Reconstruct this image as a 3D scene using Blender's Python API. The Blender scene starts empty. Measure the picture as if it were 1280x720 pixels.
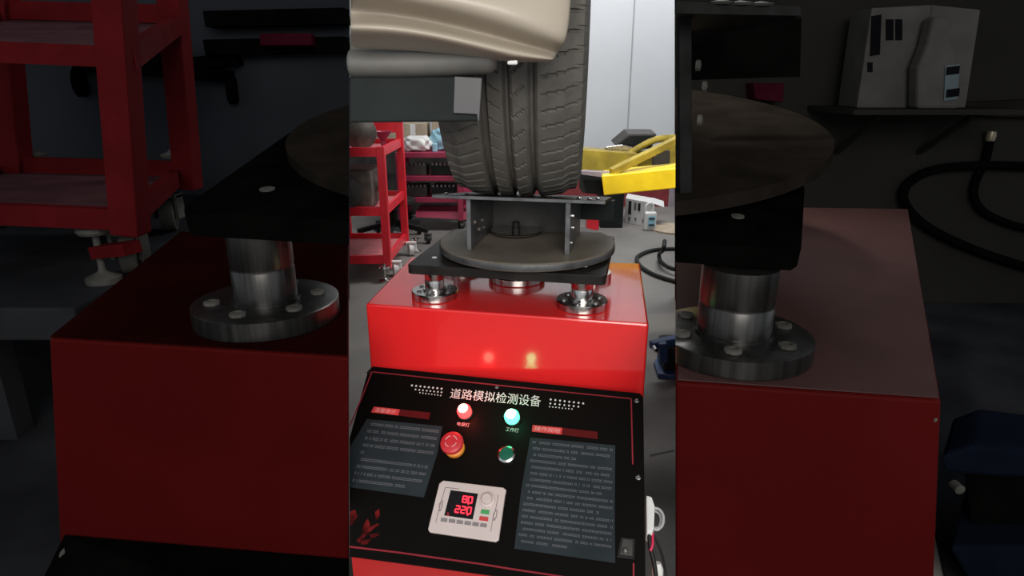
import bpy, bmesh, math, random
from mathutils import Vector, Matrix
random.seed(7)
SC = bpy.context.scene
COL = SC.collection

# ------------------------------------------------------------ camera
F = 800.0; PITCH = math.radians(18.0); H = 1.02
cd = bpy.data.cameras.new('camera'); cam = bpy.data.objects.new('camera', cd); COL.objects.link(cam)
cam.location = (0, 0, H); cam.rotation_euler = (math.radians(90) - PITCH, 0, 0)
cd.sensor_width = 36; cd.lens = 36 * F / 1280; cd.clip_start = 0.02
SC.camera = cam
# ------------------------------------------------------------ world, lights, exposure
SC.view_settings.view_transform = 'Standard'; SC.view_settings.look = 'None'
SC.view_settings.gamma = 1; SC.view_settings.exposure = 0.0; SC.view_settings.use_curve_mapping = False
W = bpy.data.worlds.new('daylight'); SC.world = W; W.use_nodes = True
W.node_tree.nodes['Background'].inputs[0].default_value = (0.86, 0.93, 1.0, 1)
W.node_tree.nodes['Background'].inputs[1].default_value = 0.62
def area(name, loc, target, size, power, col=(1, 1, 1), sy=None):
    l = bpy.data.lights.new(name, 'AREA'); l.energy = power; l.color = col; l.size = size
    if sy: l.shape = 'RECTANGLE'; l.size_y = sy
    o = bpy.data.objects.new(name, l); COL.objects.link(o); o.location = loc
    o.rotation_euler = (Vector(target) - Vector(loc)).to_track_quat('-Z', 'Y').to_euler()
    return o
area('doorway_daylight', (0.3, -2.6, 2.3), (0, 1.6, 0.5), 2.6, 125, (1, 0.95, 0.88), 1.6)
area('ceiling_lamp_light', (0.9, 3.9, 2.95), (0.8, 4.6, 0), 1.8, 88, (1, 1, 1), 0.6)

area('beam_fill_light', (-0.35, 1.0, 2.5), (0.60, 1.95, 0.72), 0.2, 3.1, (1, 0.94, 0.84), 0.2).data.spread = math.radians(36)  # added fill light for the yellow lift beam, no lamp stands there

# ------------------------------------------------------------ pixel rays of the 1280x720 frame -> world
CP, SP = math.cos(PITCH), math.sin(PITCH)
CAM = Vector((0, 0, H))
def ray(x, y):
    a = (x - 640) / F; b = (360 - y) / F
    return Vector((a, CP + b * SP, -SP + b * CP))
def hz(x, y, z): r = ray(x, y); return CAM + r * ((z - H) / r.z)
def vy(x, y, Y): r = ray(x, y); return CAM + r * (Y / r.y)
def pl(x, y, p, n): r = ray(x, y); return CAM + r * ((p - CAM).dot(n) / r.dot(n))
def S(x, y): return (640 + (x - 640) * 3.137, 360 + (y - 360) * 3.137)

# ------------------------------------------------------------ materials
def mat(name, col, rough=0.5, metal=0.0, var=0.12, scale=12.0, bump=0.0, spec=0.5, emit=0.0, coat=0.0, col2=None, alpha=None, stretch=None, trans=0.0):
    m = bpy.data.materials.new(name); m.use_nodes = True
    nt = m.node_tree; b = nt.nodes['Principled BSDF']
    b.inputs['Roughness'].default_value = rough; b.inputs['Metallic'].default_value = metal
    b.inputs['Specular IOR Level'].default_value = spec; b.inputs['Coat Weight'].default_value = coat
    if trans: b.inputs['Transmission Weight'].default_value = trans
    tc = nt.nodes.new('ShaderNodeTexCoord'); src = tc.outputs['Object']
    if stretch:
        mp = nt.nodes.new('ShaderNodeMapping'); mp.inputs['Scale'].default_value = stretch
        nt.links.new(src, mp.inputs[0]); src = mp.outputs[0]
    nz = nt.nodes.new('ShaderNodeTexNoise'); nz.inputs['Scale'].default_value = scale
    nz.inputs['Detail'].default_value = 6; nt.links.new(src, nz.inputs['Vector'])
    mx = nt.nodes.new('ShaderNodeMix'); mx.data_type = 'RGBA'
    c2 = col2 or tuple(min(1, c * (1 + var)) for c in col); c1 = tuple(c * (1 - var) for c in col) if not col2 else col
    mx.inputs[6].default_value = (*c1, 1); mx.inputs[7].default_value = (*c2, 1)
    rp = nt.nodes.new('ShaderNodeMapRange'); rp.inputs[1].default_value = 0.35; rp.inputs[2].default_value = 0.65
    nt.links.new(nz.outputs[0], rp.inputs[0]); nt.links.new(rp.outputs[0], mx.inputs[0])
    nt.links.new(mx.outputs[2], b.inputs['Base Color'])
    if bump:
        bp = nt.nodes.new('ShaderNodeBump'); bp.inputs['Strength'].default_value = bump; bp.inputs['Distance'].default_value = 0.004
        nt.links.new(nz.outputs[0], bp.inputs['Height']); nt.links.new(bp.outputs[0], b.inputs['Normal'])
    if emit:
        b.inputs['Emission Color'].default_value = (*col, 1); b.inputs['Emission Strength'].default_value = emit
    return m
def srgb(r, g, b):
    f = lambda c: (c / 255 / 12.92) if c / 255 <= 0.04045 else ((c / 255 + 0.055) / 1.055) ** 2.4
    return (f(r), f(g), f(b))
M = dict(
    liner2=mat('grey_joint_filler', (0.34, 0.35, 0.36), 0.7),
    red=mat('red_gloss_paint', (0.80, 0.022, 0.024), 0.16, var=0.04, scale=5, coat=0.35, spec=0.6),
    redc=mat('red_console_paint', (0.50, 0.028, 0.028), 0.35, var=0.06, scale=7),
    trol=mat('bright_red_enamel', (0.78, 0.022, 0.04), 0.35, var=0.1),
    tray=mat('worn_pink_tray', (0.55, 0.16, 0.17), 0.5, var=0.2, scale=20),
    maroon=mat('crimson_enamel', (0.30, 0.02, 0.06), 0.45),
    steel=mat('turned_steel', (0.52, 0.50, 0.48), 0.22, 1.0, var=0.25, scale=9, stretch=(14, 14, 0.6)),
    black=mat('black_plate', (0.016, 0.014, 0.013), 0.45, var=0.3, scale=18, bump=0.15, spec=0.15),
    disc=mat('worn_dark_disc', (0.130, 0.112, 0.090), 0.5, var=0.22, scale=9, bump=0.1, spec=0.2),
    edge=mat('bare_steel_edge', (0.16, 0.16, 0.165), 0.36, 0.7, var=0.3, scale=30),
    rubber=mat('tyre_rubber', (0.105, 0.098, 0.088), 0.75, var=0.12, scale=40, bump=0.1, spec=0.25),
    beige=mat('champagne_car_paint', (0.40, 0.345, 0.275), 0.38, 0.0, var=0.04, scale=5, coat=0.12),
    liner=mat('grey_plastic_liner', (0.13, 0.125, 0.115), 0.6, var=0.2),
    under=mat('dark_green_grey_sheet', (0.016, 0.020, 0.020), 0.5, var=0.35, scale=4, spec=0.1),
    gcap=mat('grey_end_cap', (0.095, 0.093, 0.097), 0.5),
    yellow=mat('yellow_lift_paint', (0.95, 0.68, 0.014), 0.4, var=0.07, scale=25),
    olive=mat('dusty_yellow_paint', (0.38, 0.29, 0.03), 0.6, var=0.3, scale=15),
    floor=mat('workshop_concrete', (0.135, 0.126, 0.116), 0.6, col2=(0.215, 0.202, 0.186), scale=2.2, bump=0.1),
    white=mat('white_wall_paint', (0.55, 0.575, 0.60), 0.6, var=0.04, scale=1.5),
    skirt=mat('red_dado_paint', (0.22, 0.03, 0.035), 0.5), lilac=mat('grey_lilac_panel', (0.28, 0.24, 0.27), 0.5),
    cloth=mat('white_plastic', (0.72, 0.72, 0.70), 0.5, var=0.05), blue=mat('pale_blue_plastic', (0.32, 0.58, 0.70), 0.5),
    tan=mat('tan_cardboard', (0.42, 0.34, 0.25), 0.7), ink=mat('black_ink', (0.02, 0.02, 0.025), 0.6),
    dark=mat('dark_oily_metal', (0.035, 0.032, 0.03), 0.55, var=0.5, scale=14), brown=mat('grimy_casting', (0.10, 0.085, 0.07), 0.6, var=0.5, scale=18),
    navy=mat('blue_cast_iron', (0.025, 0.06, 0.16), 0.5), hose=mat('black_hose_rubber', (0.014, 0.014, 0.014), 0.5, spec=0.2),
    panel=mat('black_acrylic_panel', (0.0042, 0.0034, 0.0028), 0.45, var=0.2, scale=3, spec=0.08),
    line=mat('dull_red_print', (0.26, 0.025, 0.035), 0.5, spec=0.1), head=mat('red_heading_print', (0.62, 0.05, 0.05), 0.45),
    headd=mat('dark_red_heading_print', (0.10, 0.008, 0.009), 0.5, spec=0.1), block=mat('slate_text_block', (0.024, 0.031, 0.036), 0.5, var=0.15, spec=0.1),
    print=mat('grey_white_print', (0.42, 0.42, 0.42), 0.6), printw=mat('pale_print', (0.72, 0.70, 0.68), 0.6),
    small=mat('dim_grey_print', (0.17, 0.175, 0.19), 0.6, spec=0.1), pinkp=mat('faint_pink_print', (0.8, 0.35, 0.35), 0.6),
    bezel=mat('white_grey_bezel', (0.62, 0.52, 0.50), 0.45, var=0.04), grey=mat('grey_keys', (0.22, 0.2, 0.2), 0.5), bline=mat('thin_bezel_groove', (0.22, 0.16, 0.16), 0.6),
    screen=mat('black_display_glass', (0.006, 0.004, 0.005), 0.15), seg=mat('lit_red_digit', (1.0, 0.02, 0.04), emit=2.2),
    gkey=mat('green_key', (0.06, 0.32, 0.10), 0.5), rkey=mat('red_key', (0.55, 0.05, 0.05), 0.5),
    rlamp=mat('lit_red_lamp', (1.0, 0.03, 0.03), emit=5.0), rlc=mat('lit_lamp_core', (1.0, 0.50, 0.42), emit=2.5),
    glamp=mat('lit_green_lamp', (0.06, 1.0, 0.38), emit=5.0), glc=mat('lit_green_core', (0.5, 1.0, 0.75), emit=6.0),
    mush=mat('red_mushroom_plastic', (0.60, 0.03, 0.04), 0.35), amber=mat('amber_ring', (0.85, 0.28, 0.03), 0.4), gdark=mat('dark_green_button', (0.01, 0.12, 0.07), 0.3),
    clear=mat('clear_plastic', (0.8, 0.8, 0.8), 0.15, trans=0.6), wirer=mat('red_wire', (0.6, 0.02, 0.08), 0.4),
    flame=mat('faint_red_plant_print', (0.10, 0.006, 0.006), 0.5, var=0.6, scale=60, spec=0.1),
    # things standing in the two dark bays, dimness put into their colours
    dred=mat('dimmed_red_paint', (0.042, 0.0024, 0.0024), 0.6, var=0.10, scale=3, spec=0.02),
    dtop=mat('painted_wall_reflection', (0.043, 0.022, 0.021), 0.6, var=0.1, scale=5, spec=0.03),  # pale wall reflection on the right housing top, put into the colour
    dtopl=mat('painted_dark_reflection', (0.010, 0.0016, 0.0014), 0.7, var=0.2, scale=5, spec=0.0),  # dark reflection on the left housing top, put into the colour
    dtrol=mat('dimmed_red_enamel', (0.052, 0.0032, 0.0042), 0.6, var=0.12, spec=0.02), dtray=mat('dimmed_pink_tray', (0.042, 0.018, 0.021), 0.6, var=0.2, spec=0.03),
    dblack=mat('dimmed_black_plate', (0.0016, 0.0015, 0.0014), 0.8, var=0.3, spec=0.0), ddisc=mat('dimmed_disc', (0.0095, 0.0078, 0.0065), 0.7, var=0.2, spec=0.0),
    dedge=mat('dimmed_steel_edge', (0.009, 0.009, 0.009), 0.6, var=0.3, scale=20, spec=0.03),
    dsteel=mat('dimmed_turned_steel', (0.050, 0.048, 0.046), 0.32, 0.9, var=0.35, scale=9, stretch=(10, 10, 0.6)),
    dwall=mat('dimmed_wall_paint', (0.019, 0.0215, 0.0255), 0.8, var=0.2, scale=1.2, spec=0.0), dwall2=mat('dimmed_brown_wall_paint', (0.0135, 0.0130, 0.0115), 0.8, var=0.15, scale=1.2, spec=0.0),
    dfloor=mat('dimmed_floor_grey', (0.0145, 0.0152, 0.017), 0.9, var=0.25, scale=4, spec=0.0), dgrey=mat('dimmed_grey_metal', (0.05, 0.049, 0.044), 0.6, var=0.3, spec=0.1),
    dwhite=mat('dimmed_white_carton', (0.050, 0.048, 0.045), 0.8, var=0.12, spec=0.03), dblue=mat('dimmed_blue_label', (0.035, 0.055, 0.065), 0.6), dink=mat('dimmed_black_print', (0.004, 0.004, 0.005), 0.8, spec=0.0),
    dnavy=mat('dimmed_blue_iron', (0.0028, 0.0040, 0.0075), 0.7, spec=0.0), dhose=mat('dimmed_black_hose', (0.0018, 0.0018, 0.0018), 0.8, spec=0.0), dpink=mat('dimmed_red_plastic', (0.026, 0.0035, 0.007), 0.7, spec=0.0),
    dbrass=mat('dimmed_brass', (0.14, 0.12, 0.08), 0.4, 0.5),
)

# ------------------------------------------------------------ helpers
def link(name, bm, m, parent=None, smooth=False, bevel=0.0, seg=2):
    me = bpy.data.meshes.new(name); bmesh.ops.recalc_face_normals(bm, faces=bm.faces)
    c = Vector()
    if parent is None and bm.verts:
        lo = [min(v.co[i] for v in bm.verts) for i in range(3)]; hi = [max(v.co[i] for v in bm.verts) for i in range(3)]
        c = Vector(((lo[0] + hi[0]) / 2, (lo[1] + hi[1]) / 2, lo[2]))
        bmesh.ops.translate(bm, vec=-c, verts=bm.verts)
    bm.to_mesh(me); bm.free()
    if smooth:
        for p in me.polygons: p.use_smooth = True
    mats = m if isinstance(m, (list, tuple)) else [m]
    for k in mats: me.materials.append(M[k])
    o = bpy.data.objects.new(name, me); COL.objects.link(o); o.location = c
    if parent is not None:
        o.parent = parent; w = parent; off = Vector()
        while w is not None: off += w.location; w = w.parent
        o.location = -off if parent.parent is None else Vector()
        if parent.parent is not None:
            o.location = Vector()   # grandchild: parent already sits at world zero offset
        elif parent.type == 'MESH':
            o.location = -off
    if bevel:
        b = o.modifiers.new('bevel', 'BEVEL'); b.width = bevel; b.segments = seg; b.limit_method = 'ANGLE'
    return o
def thing(name, label, cat, loc=(0, 0, 0), group=None):
    o = bpy.data.objects.new(name, None); COL.objects.link(o); o.location = loc; o.empty_display_size = 0.05
    o['label'] = label; o['category'] = cat
    if group: o['group'] = group
    return o
def tag(o, label, cat, group=None):
    o['label'] = label; o['category'] = cat
    if group: o['group'] = group
    return o
def struct(o): o['kind'] = 'structure'; return o
def stuff(o): o['kind'] = 'stuff'; return o
def lab(o, l): o['label'] = l; return o

def b_prism(bm, A, B, mi=0):
    a = [bm.verts.new(p) for p in A]; b = [bm.verts.new(p) for p in B]; n = len(A)
    fs = [bm.faces.new(a), bm.faces.new(b[::-1])]
    for i in range(n): fs.append(bm.faces.new((a[i], b[i], b[(i + 1) % n], a[(i + 1) % n])))
    for f in fs: f.material_index = mi
    return fs
def b_box(bm, c, s, rot=None, mi=0):
    A = []; B = []
    for z, L in ((-0.5, A), (0.5, B)):
        for x, y in ((-0.5, -0.5), (0.5, -0.5), (0.5, 0.5), (-0.5, 0.5)):
            v = Vector((x * s[0], y * s[1], z * s[2]))
            if rot: v = rot @ v
            L.append(Vector(c) + v)
    b_prism(bm, A, B, mi)
def b_bar(bm, p, q, w, d=None, up=Vector((0, 0, 1)), mi=0):
    p = Vector(p); q = Vector(q); d = d or w; t = (q - p).normalized()
    if abs(t.dot(up)) > 0.98: up = Vector((0, 1, 0))
    s = t.cross(up).normalized(); u = s.cross(t).normalized()
    k = [s * a * w / 2 + u * b * d / 2 for a, b in ((-1, -1), (1, -1), (1, 1), (-1, 1))]
    b_prism(bm, [p + v for v in k], [q + v for v in k], mi)
def b_lathe(bm, prof, c, ax=Vector((0, 0, 1)), seg=40, mi=0, close=True):
    """prof: list of (radius, height along axis)"""
    ax = Vector(ax).normalized(); s = ax.cross(Vector((0.13, 1, 0.21))).normalized(); t = ax.cross(s)
    rings = []
    for r, h in prof:
        if r <= 1e-6: rings.append([bm.verts.new(Vector(c) + ax * h)]); continue
        rings.append([bm.verts.new(Vector(c) + ax * h + (s * math.cos(2 * math.pi * i / seg) + t * math.sin(2 * math.pi * i / seg)) * r) for i in range(seg)])
    fs = []
    for a, b in zip(rings, rings[1:]):
        for i in range(seg):
            j = (i + 1) % seg
            if len(a) == 1 and len(b) == 1: continue
            if len(a) == 1: fs.append(bm.faces.new((a[0], b[i], b[j])))
            elif len(b) == 1: fs.append(bm.faces.new((a[i], a[j], b[0])))
            else: fs.append(bm.faces.new((a[i], a[j], b[j], b[i])))
    if close:
        if len(rings[0]) > 1: fs.append(bm.faces.new(rings[0][::-1]))
        if len(rings[-1]) > 1: fs.append(bm.faces.new(rings[-1]))
    for f in fs: f.material_index = mi
def catmull(P, n=8):
    P = [Vector(p) for p in P]; out = []
    for i in range(len(P) - 1):
        a = P[max(i - 1, 0)]; b = P[i]; c = P[i + 1]; d = P[min(i + 2, len(P) - 1)]
        for k in range(n):
            t = k / n
            out.append(0.5 * ((2 * b) + (c - a) * t + (2 * a - 5 * b + 4 * c - d) * t * t + (3 * b - a - 3 * c + d) * t ** 3))
    out.append(P[-1]); return out
def b_tube(bm, P, r, seg=10, n=8, smooth=True, mi=0):
    P = catmull(P, n) if smooth else [Vector(p) for p in P]; rings = []; up = Vector((0.1, 0.2, 1)).normalized()
    for i, p in enumerate(P):
        t = (P[min(i + 1, len(P) - 1)] - P[max(i - 1, 0)]).normalized()
        s = t.cross(up)
        if s.length < 0.05: s = t.cross(Vector((1, 0, 0)))
        s.normalize(); u = s.cross(t); up = u
        rings.append([bm.verts.new(p + (s * math.cos(2 * math.pi * k / seg) + u * math.sin(2 * math.pi * k / seg)) * r) for k in range(seg)])
    for a, b in zip(rings, rings[1:]):
        for i in range(seg): bm.faces.new((a[i], a[(i + 1) % seg], b[(i + 1) % seg], b[i])).material_index = mi
    bm.faces.new(rings[0][::-1]); bm.faces.new(rings[-1])
def nb(): return bmesh.new()
def box(name, c, s, m, parent=None, rot=None, bevel=0.0):
    bm = nb(); b_box(bm, c, s, rot); return link(name, bm, m, parent, bevel=bevel)
def bar(name, p, q, w, m, parent=None, d=None, bevel=0.0):
    bm = nb(); b_bar(bm, p, q, w, d); return link(name, bm, m, parent, bevel=bevel)
def lathe(name, prof, c, m, parent=None, ax=(0, 0, 1), seg=40, bevel=0.0):
    if parent is not None and (parent.name.startswith('control_console') or parent.name in ('display_unit', 'latch_plate')): prof = [(a * 1.085, b * 1.085) for a, b in prof]
    bm = nb(); b_lathe(bm, prof, c, Vector(ax), seg)
    o = link(name, bm, m, parent, smooth=True)
    e = o.modifiers.new('edges', 'EDGE_SPLIT'); e.split_angle = math.radians(32); return o
def tube(name, P, r, m, parent=None, **k):
    bm = nb(); b_tube(bm, P, r, **k); return link(name, bm, m, parent, smooth=True)
def prism(name, A, B, m, parent=None, bevel=0.0):
    bm = nb(); b_prism(bm, A, B); return link(name, bm, m, parent, bevel=bevel)
def off(P, v): v = Vector(v); return [p + v for p in P]
def onY(P, Y): return [vy(x, y, Y) for x, y in P]
def onZ(P, z): return [hz(x, y, z) for x, y in P]

# ============================================================ SETTING
f0 = prism('floor', [Vector(v) for v in ((-4.5, -1.5, -0.05), (4.5, -1.5, -0.05), (4.5, 5.6, -0.05), (-4.5, 5.6, -0.05))],
           [Vector(v) for v in ((-4.5, -1.5, 0), (4.5, -1.5, 0), (4.5, 5.6, 0), (-4.5, 5.6, 0))], 'floor'); struct(f0)
bw = box('wall_back', (0, 5.45, 1.5), (6.4, 0.1, 3.0), 'white'); struct(bw)
struct(box('ceiling', (0, 2.05, 3.05), (9, 7.1, 0.1), 'white'))
# joints between the sheets of the back wall
for x in (0.95, 0.2, 1.9): struct(box('trim_1', (x, 5.395, 1.6), (0.008, 0.012, 2.7), 'liner2'))
struct(box('baseboard_back', (0.75, 5.385, 0.15), (1.2, 0.03, 0.36), 'skirt'))
struct(box('trim_2', (1.48, 5.38, 0.2), (0.32, 0.03, 0.40), 'lilac'))
# the two walls that flank the opening, dimmed in their colour (jambs lean a little inwards)
WY = 2.9
A = [vy(436, -160, WY), vy(436, 380.5, WY), Vector((-3.4, WY, 0)), Vector((-3.4, WY, 2.2))]
A[1].z = 0.0
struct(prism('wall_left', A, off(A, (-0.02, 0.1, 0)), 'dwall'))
A = [vy(844.5, -160, WY), vy(844.5, 380.5, WY), Vector((3.4, WY, 0)), Vector((3.4, WY, 2.2))]
A[1].z = 0.0
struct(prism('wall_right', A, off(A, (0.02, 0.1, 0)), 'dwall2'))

# ============================================================ CENTRAL VIBRATION MACHINE
m = thing('vibration_test_machine', 'bright red gloss-painted vibration test machine with black turntable, behind the control console', 'machine', (0.02, 1.3, 0))
FL, FR, BR = hz(457, 380, .6), hz(811, 405, .6), hz(800, 329, .6)
U = (FR - FL).normalized(); V = Vector((-U.y, U.x, 0))      # the machine's own width and depth
BL = FL + V * 0.36 + Vector((-0.035, 0, 0)); 
top = [FL, FR, BR, BL]
hb = prism('housing', [Vector((p.x, p.y, 0.04)) for p in top], top, 'red', m, bevel=0.004)
for p in top:
    q = p.lerp((FL + FR + BR + BL) / 4, 0.1); lathe('foot', [(0.025, 0), (0.025, 0.008), (0.012, 0.012), (0.012, 0.05)], (q.x, q.y, 0), 'steel', m, seg=16)
lathe('side_bolt', [(0.0, 0), (0.004, 0.0), (0.004, 0.003), (0, 0.004)], hz(811, 405, .6) + Vector((-0.003, 0.012, -0.018)), 'printw', m, ax=(1, 0.15, 0), seg=10)
def flange(px, py, rb, rc, zt, parent, ms, z0=0.6, th=0.016, seg=48, bolts=6, mb='edge', rr=0.0):
    c = hz(px, py, z0)
    fl = lathe('flange', [(rb * .97, 0), (rb, 0.002), (rb, th - 0.002), (rb * .97, th), (rc + .004, th), (rc + .004, th + .004), (rc, th + .004)], c, ms, parent, seg=seg)
    bm = nb()
    for k in range(bolts):
        a = rr + 2 * math.pi * k / bolts; d = (rb + rc) / 2
        b_lathe(bm, [(rb * .11, th - .001), (rb * .11, th + rb * .04), (rb * .06, th + rb * .05), (rb * .06, th + rb * .03), (0, th + rb * .03)], c + Vector((math.cos(a) * d, math.sin(a) * d, 0)), seg=10)
    bo = link('bolt_ring', bm, mb, parent); stuff(bo)
    if zt:
        lathe('column', [(rc, th), (rc, (zt - z0) * .55), (rc * .985, (zt - z0) * .56), (rc * .985, (zt - z0) * .60), (rc, (zt - z0) * .61), (rc, zt - z0)], c, ms, parent, seg=seg)
    return c
c1 = flange(544, 371, .047, .0195, .667, m, 'steel', rr=.5)
c2 = flange(727, 383, .050, .0215, .667, m, 'steel', rr=.2)
c3 = flange(646, 349, .062, .045, 0, m, 'steel', bolts=0)
for s in (c1, c2):                                         # rear columns stand behind the front ones
    q = s + V * 0.20; lathe('column', [(.02, 0), (.02, .066)], q, 'steel', m, seg=24); lathe('flange', [(.046, 0), (.046, .014), (.02, .016)], q, 'steel', m, seg=24)
# square black plate
PT = .684; p0 = hz(508, 331, PT); W_ = (hz(757, 346, PT) - p0).length
sq = [p0, p0 + U * W_, p0 + U * W_ + V * .32, p0 + V * .32]
bm = nb(); rc = 0.012; loop = []
for i, p in enumerate(sq):
    a, b = sq[i - 1], sq[(i + 1) % 4]
    e1 = (a - p).normalized() * rc; e2 = (b - p).normalized() * rc
    for t in (0, .33, .66, 1): loop.append(p + e1 * (1 - t) ** 2 + e2 * t ** 2)
b_prism(bm, off(loop, (0, 0, -.018)), loop)
link('base_plate', bm, 'black', m, bevel=0.001)
for px, py in ((543, 322), (731, 333)):
    lathe('screw', [(.0052, 0), (.0052, .001), (0, .0018)], hz(px, py, PT), 'printw', m, seg=12)
# turntable: lower dark ring and the disc
DT = .706; dc = hz(659, 302, DT); dc = Vector((dc.x, (hz(659, 278, DT).y + hz(659, 329, DT).y) / 2, 0)); R = .179
dk = lathe('turntable', [(R - .022, -.022), (R - .008, -.018), (R - .006, -.0155), (R, -.0145), (R, -.002), (R - .002, 0)], (dc.x, dc.y, DT), ['disc'], m, seg=96)
bm = nb(); b_lathe(bm, [(R + .0004, -.0138), (R + .0006, -.013), (R + .0006, -.004), (R + .0004, -.003)], (dc.x, dc.y, DT), seg=96, close=False)
link('rim_band', bm, 'edge', m, smooth=True)
lathe('hub_ring', [(.05, -.006), (.05, .04), (.04, .045)], (dc.x, dc.y, PT - .03), 'dark', m, seg=32)
# small dish with its bolt
q = hz(645, 291, DT + .004)
lathe('centre_dish', [(.030, -.004), (.050, .002), (.056, .006), (.0545, .0075), (.03, .004), (0, .003)], q, 'steel', m, seg=48)
lathe('centre_bolt', [(.009, .002), (.009, .012), (.0075, .013), (.0075, .024), (0, .026)], q, 'hose', m, seg=12)
# wheel stand: two side ribs, rear web and the plate the tyre stands on
ST = .8155
def rib(px, y0, y1, w):
    f = hz(px, y1, DT); a = f - U * w / 2; b = f + U * w / 2; d = V * .2
    lo = [a, b, b + d, a + d]
    hi = [Vector((v.x, v.y, ST - .007 - (.029 if i > 1 else 0))) for i, v in enumerate(lo)]
    return prism('rib', lo, hi, 'edge', m, bevel=.0008), f
_, r1 = rib(586.5, 250, 313, .0085); _, r2 = rib(708.5, 250, 319, .0095)
w = [r1 + V * .19, r2 + V * .19, r2 + V * .2, r1 + V * .2]
prism('rear_web', [Vector((v.x, v.y, DT)) for v in w], [Vector((v.x, v.y, ST - .038)) for v in w], 'dark', m)
t0 = hz(540, 243, ST); tw = (hz(757, 248, ST) - t0).length
TV = V * math.cos(math.radians(8.3)) - Vector((0, 0, math.sin(math.radians(8.3))))
t = [t0, t0 + U * tw, t0 + U * tw + TV * .26, t0 + TV * .26]
prism('wheel_plate', off(t, (0, 0, -.007)), t, 'black', m, bevel=.0006)
prism('plate_edge', off([t0 - V * .001, t0 + U * tw - V * .001, t0 + U * tw, t0], (0, 0, -.0064)), off([t0 - V * .001, t0 + U * tw - V * .001, t0 + U * tw, t0], (0, 0, -.0009)), 'edge', m)
for px, dy in ((557, .2), (585, .0), (690, .1), (725, .1), (738, 0), (748, .2)):   # weld beads on the front rim
    c = t0 + U * ((px - 540) / 217 * tw) + V * (.004 + dy * .02)
    lathe('weld_bead', [(.004, 0), (.0055, .0012), (.003, .003), (0, .0035)], c, 'steel', m, seg=8)
# skirt plates behind the stand
w2 = [r1 - U * .0 + V * .215, r2 + U * .075 + V * .215, r2 + U * .075 + V * .23, r1 + V * .23]
prism('rear_skirt', [Vector((v.x, v.y, ST - .085)) for v in w2], [Vector((v.x, v.y, ST - .042)) for v in w2], 'under', m)
for px, py in ((603, 266), (624, 276), (608, 292), (612, 288)):
    c = pl(px, py, r1 + U * .0055, U); lathe('rib_bolt', [(.0035, 0), (.0035, .004), (0, .005)], r1 + U * .004 + V * (.02 + random.random() * .12) + Vector((0, 0, random.uniform(.02, .08))), 'brown', m, ax=U, seg=8)
for k, (v_, z_) in enumerate(((.03, .07), (.04, .045), (.02, .02))):
    lathe('rib_bolt', [(.0035, 0), (.0035, .004), (0, .005)], r2 + U * .0045 + V * v_ + Vector((0, 0, z_)), 'steel', m, ax=U, seg=8)

# ============================================================ TYRE
psi = math.radians(4.5); D = Vector((math.sin(psi), math.cos(psi), 0)); AX = Vector((math.cos(psi), -math.sin(psi), 0))
RT = .34; TC = Vector((.017, 1.325, ST + RT - .0215))
tr = thing('wheel_tyre', 'dark grey road tyre of the raised car, standing on the wheel plate of the machine', 'tyre', (TC.x, TC.y, ST))
prof = []   # (axial, radius, kind)
xs = [(-.1 + .2 * i / 52) for i in range(53)]
def groove(a):
    for g in (-.0385, -.001, .0365):
        if abs(a - g) < .0062: return .012 if abs(a - g) < .0045 else .004
    return 0
bm = nb(); NS = 900; PIT = 75
rings = []
side_l = [(-.098, .20), (-.116, .235), (-.123, .27), (-.121, .30), (-.1135, .322)]
for i in range(NS):
    th = 2 * math.pi * i / NS; row = []
    dr = D * math.cos(th) + Vector((0, 0, 1)) * math.sin(th)
    ph = (i / NS * PIT)
    pts = []
    for a, r in side_l: pts.append((a, r - (.003 if (r > .31 and (ph % 1) < .2) else 0)))
    for a in xs:
        r = RT - .010 * (abs(a) / .1) ** 2.2 - .006 * max(0, (abs(a) - .088) / .012)
        g = groove(a)
        s = 0
        if not g:
            if a < -.043: u = ph + a * 22; s = .005 if (u % 1) < .16 and a < -.05 else 0
            elif a > .041: u = ph * 1.0 + .3 + (a * 6); s = .005 if (u % 1) < .16 and (a > .052) else 0
            elif a < 0: u = ph + .5 - a * 25; s = .004 if (u % 1) < .13 and a < -.012 else 0
            else: u = ph * .75 + a * 25; s = .0035 if (u % 1) < .11 and (a > .006 and a < .026) else 0
        pts.append((a, r - max(g, s)))
    for a, r in reversed(side_l): pts.append((-a, r - (.003 if (r > .31 and (ph % 1) < .2) else 0)))
    rings.append([bm.verts.new(TC + AX * a + dr * r) for a, r in pts])
for i in range(NS):
    a, b = rings[i], rings[(i + 1) % NS]
    for k in range(len(a) - 1): bm.faces.new((a[k], a[k + 1], b[k + 1], b[k]))
link('tread', bm, 'rubber', tr, smooth=False)
bm = nb(); b_lathe(bm, [(.202, -.09), (.202, .09), (.192, .085), (.188, 0), (.192, -.085)], TC, AX, 48, close=False); link('rim', bm, 'gcap', tr, smooth=True)
bm = nb(); b_lathe(bm, [(.19, -.02), (.05, -.045), (0, -.045)], TC, AX, 48, close=False); link('brake_backplate', bm, 'dark', tr, smooth=True)

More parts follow.
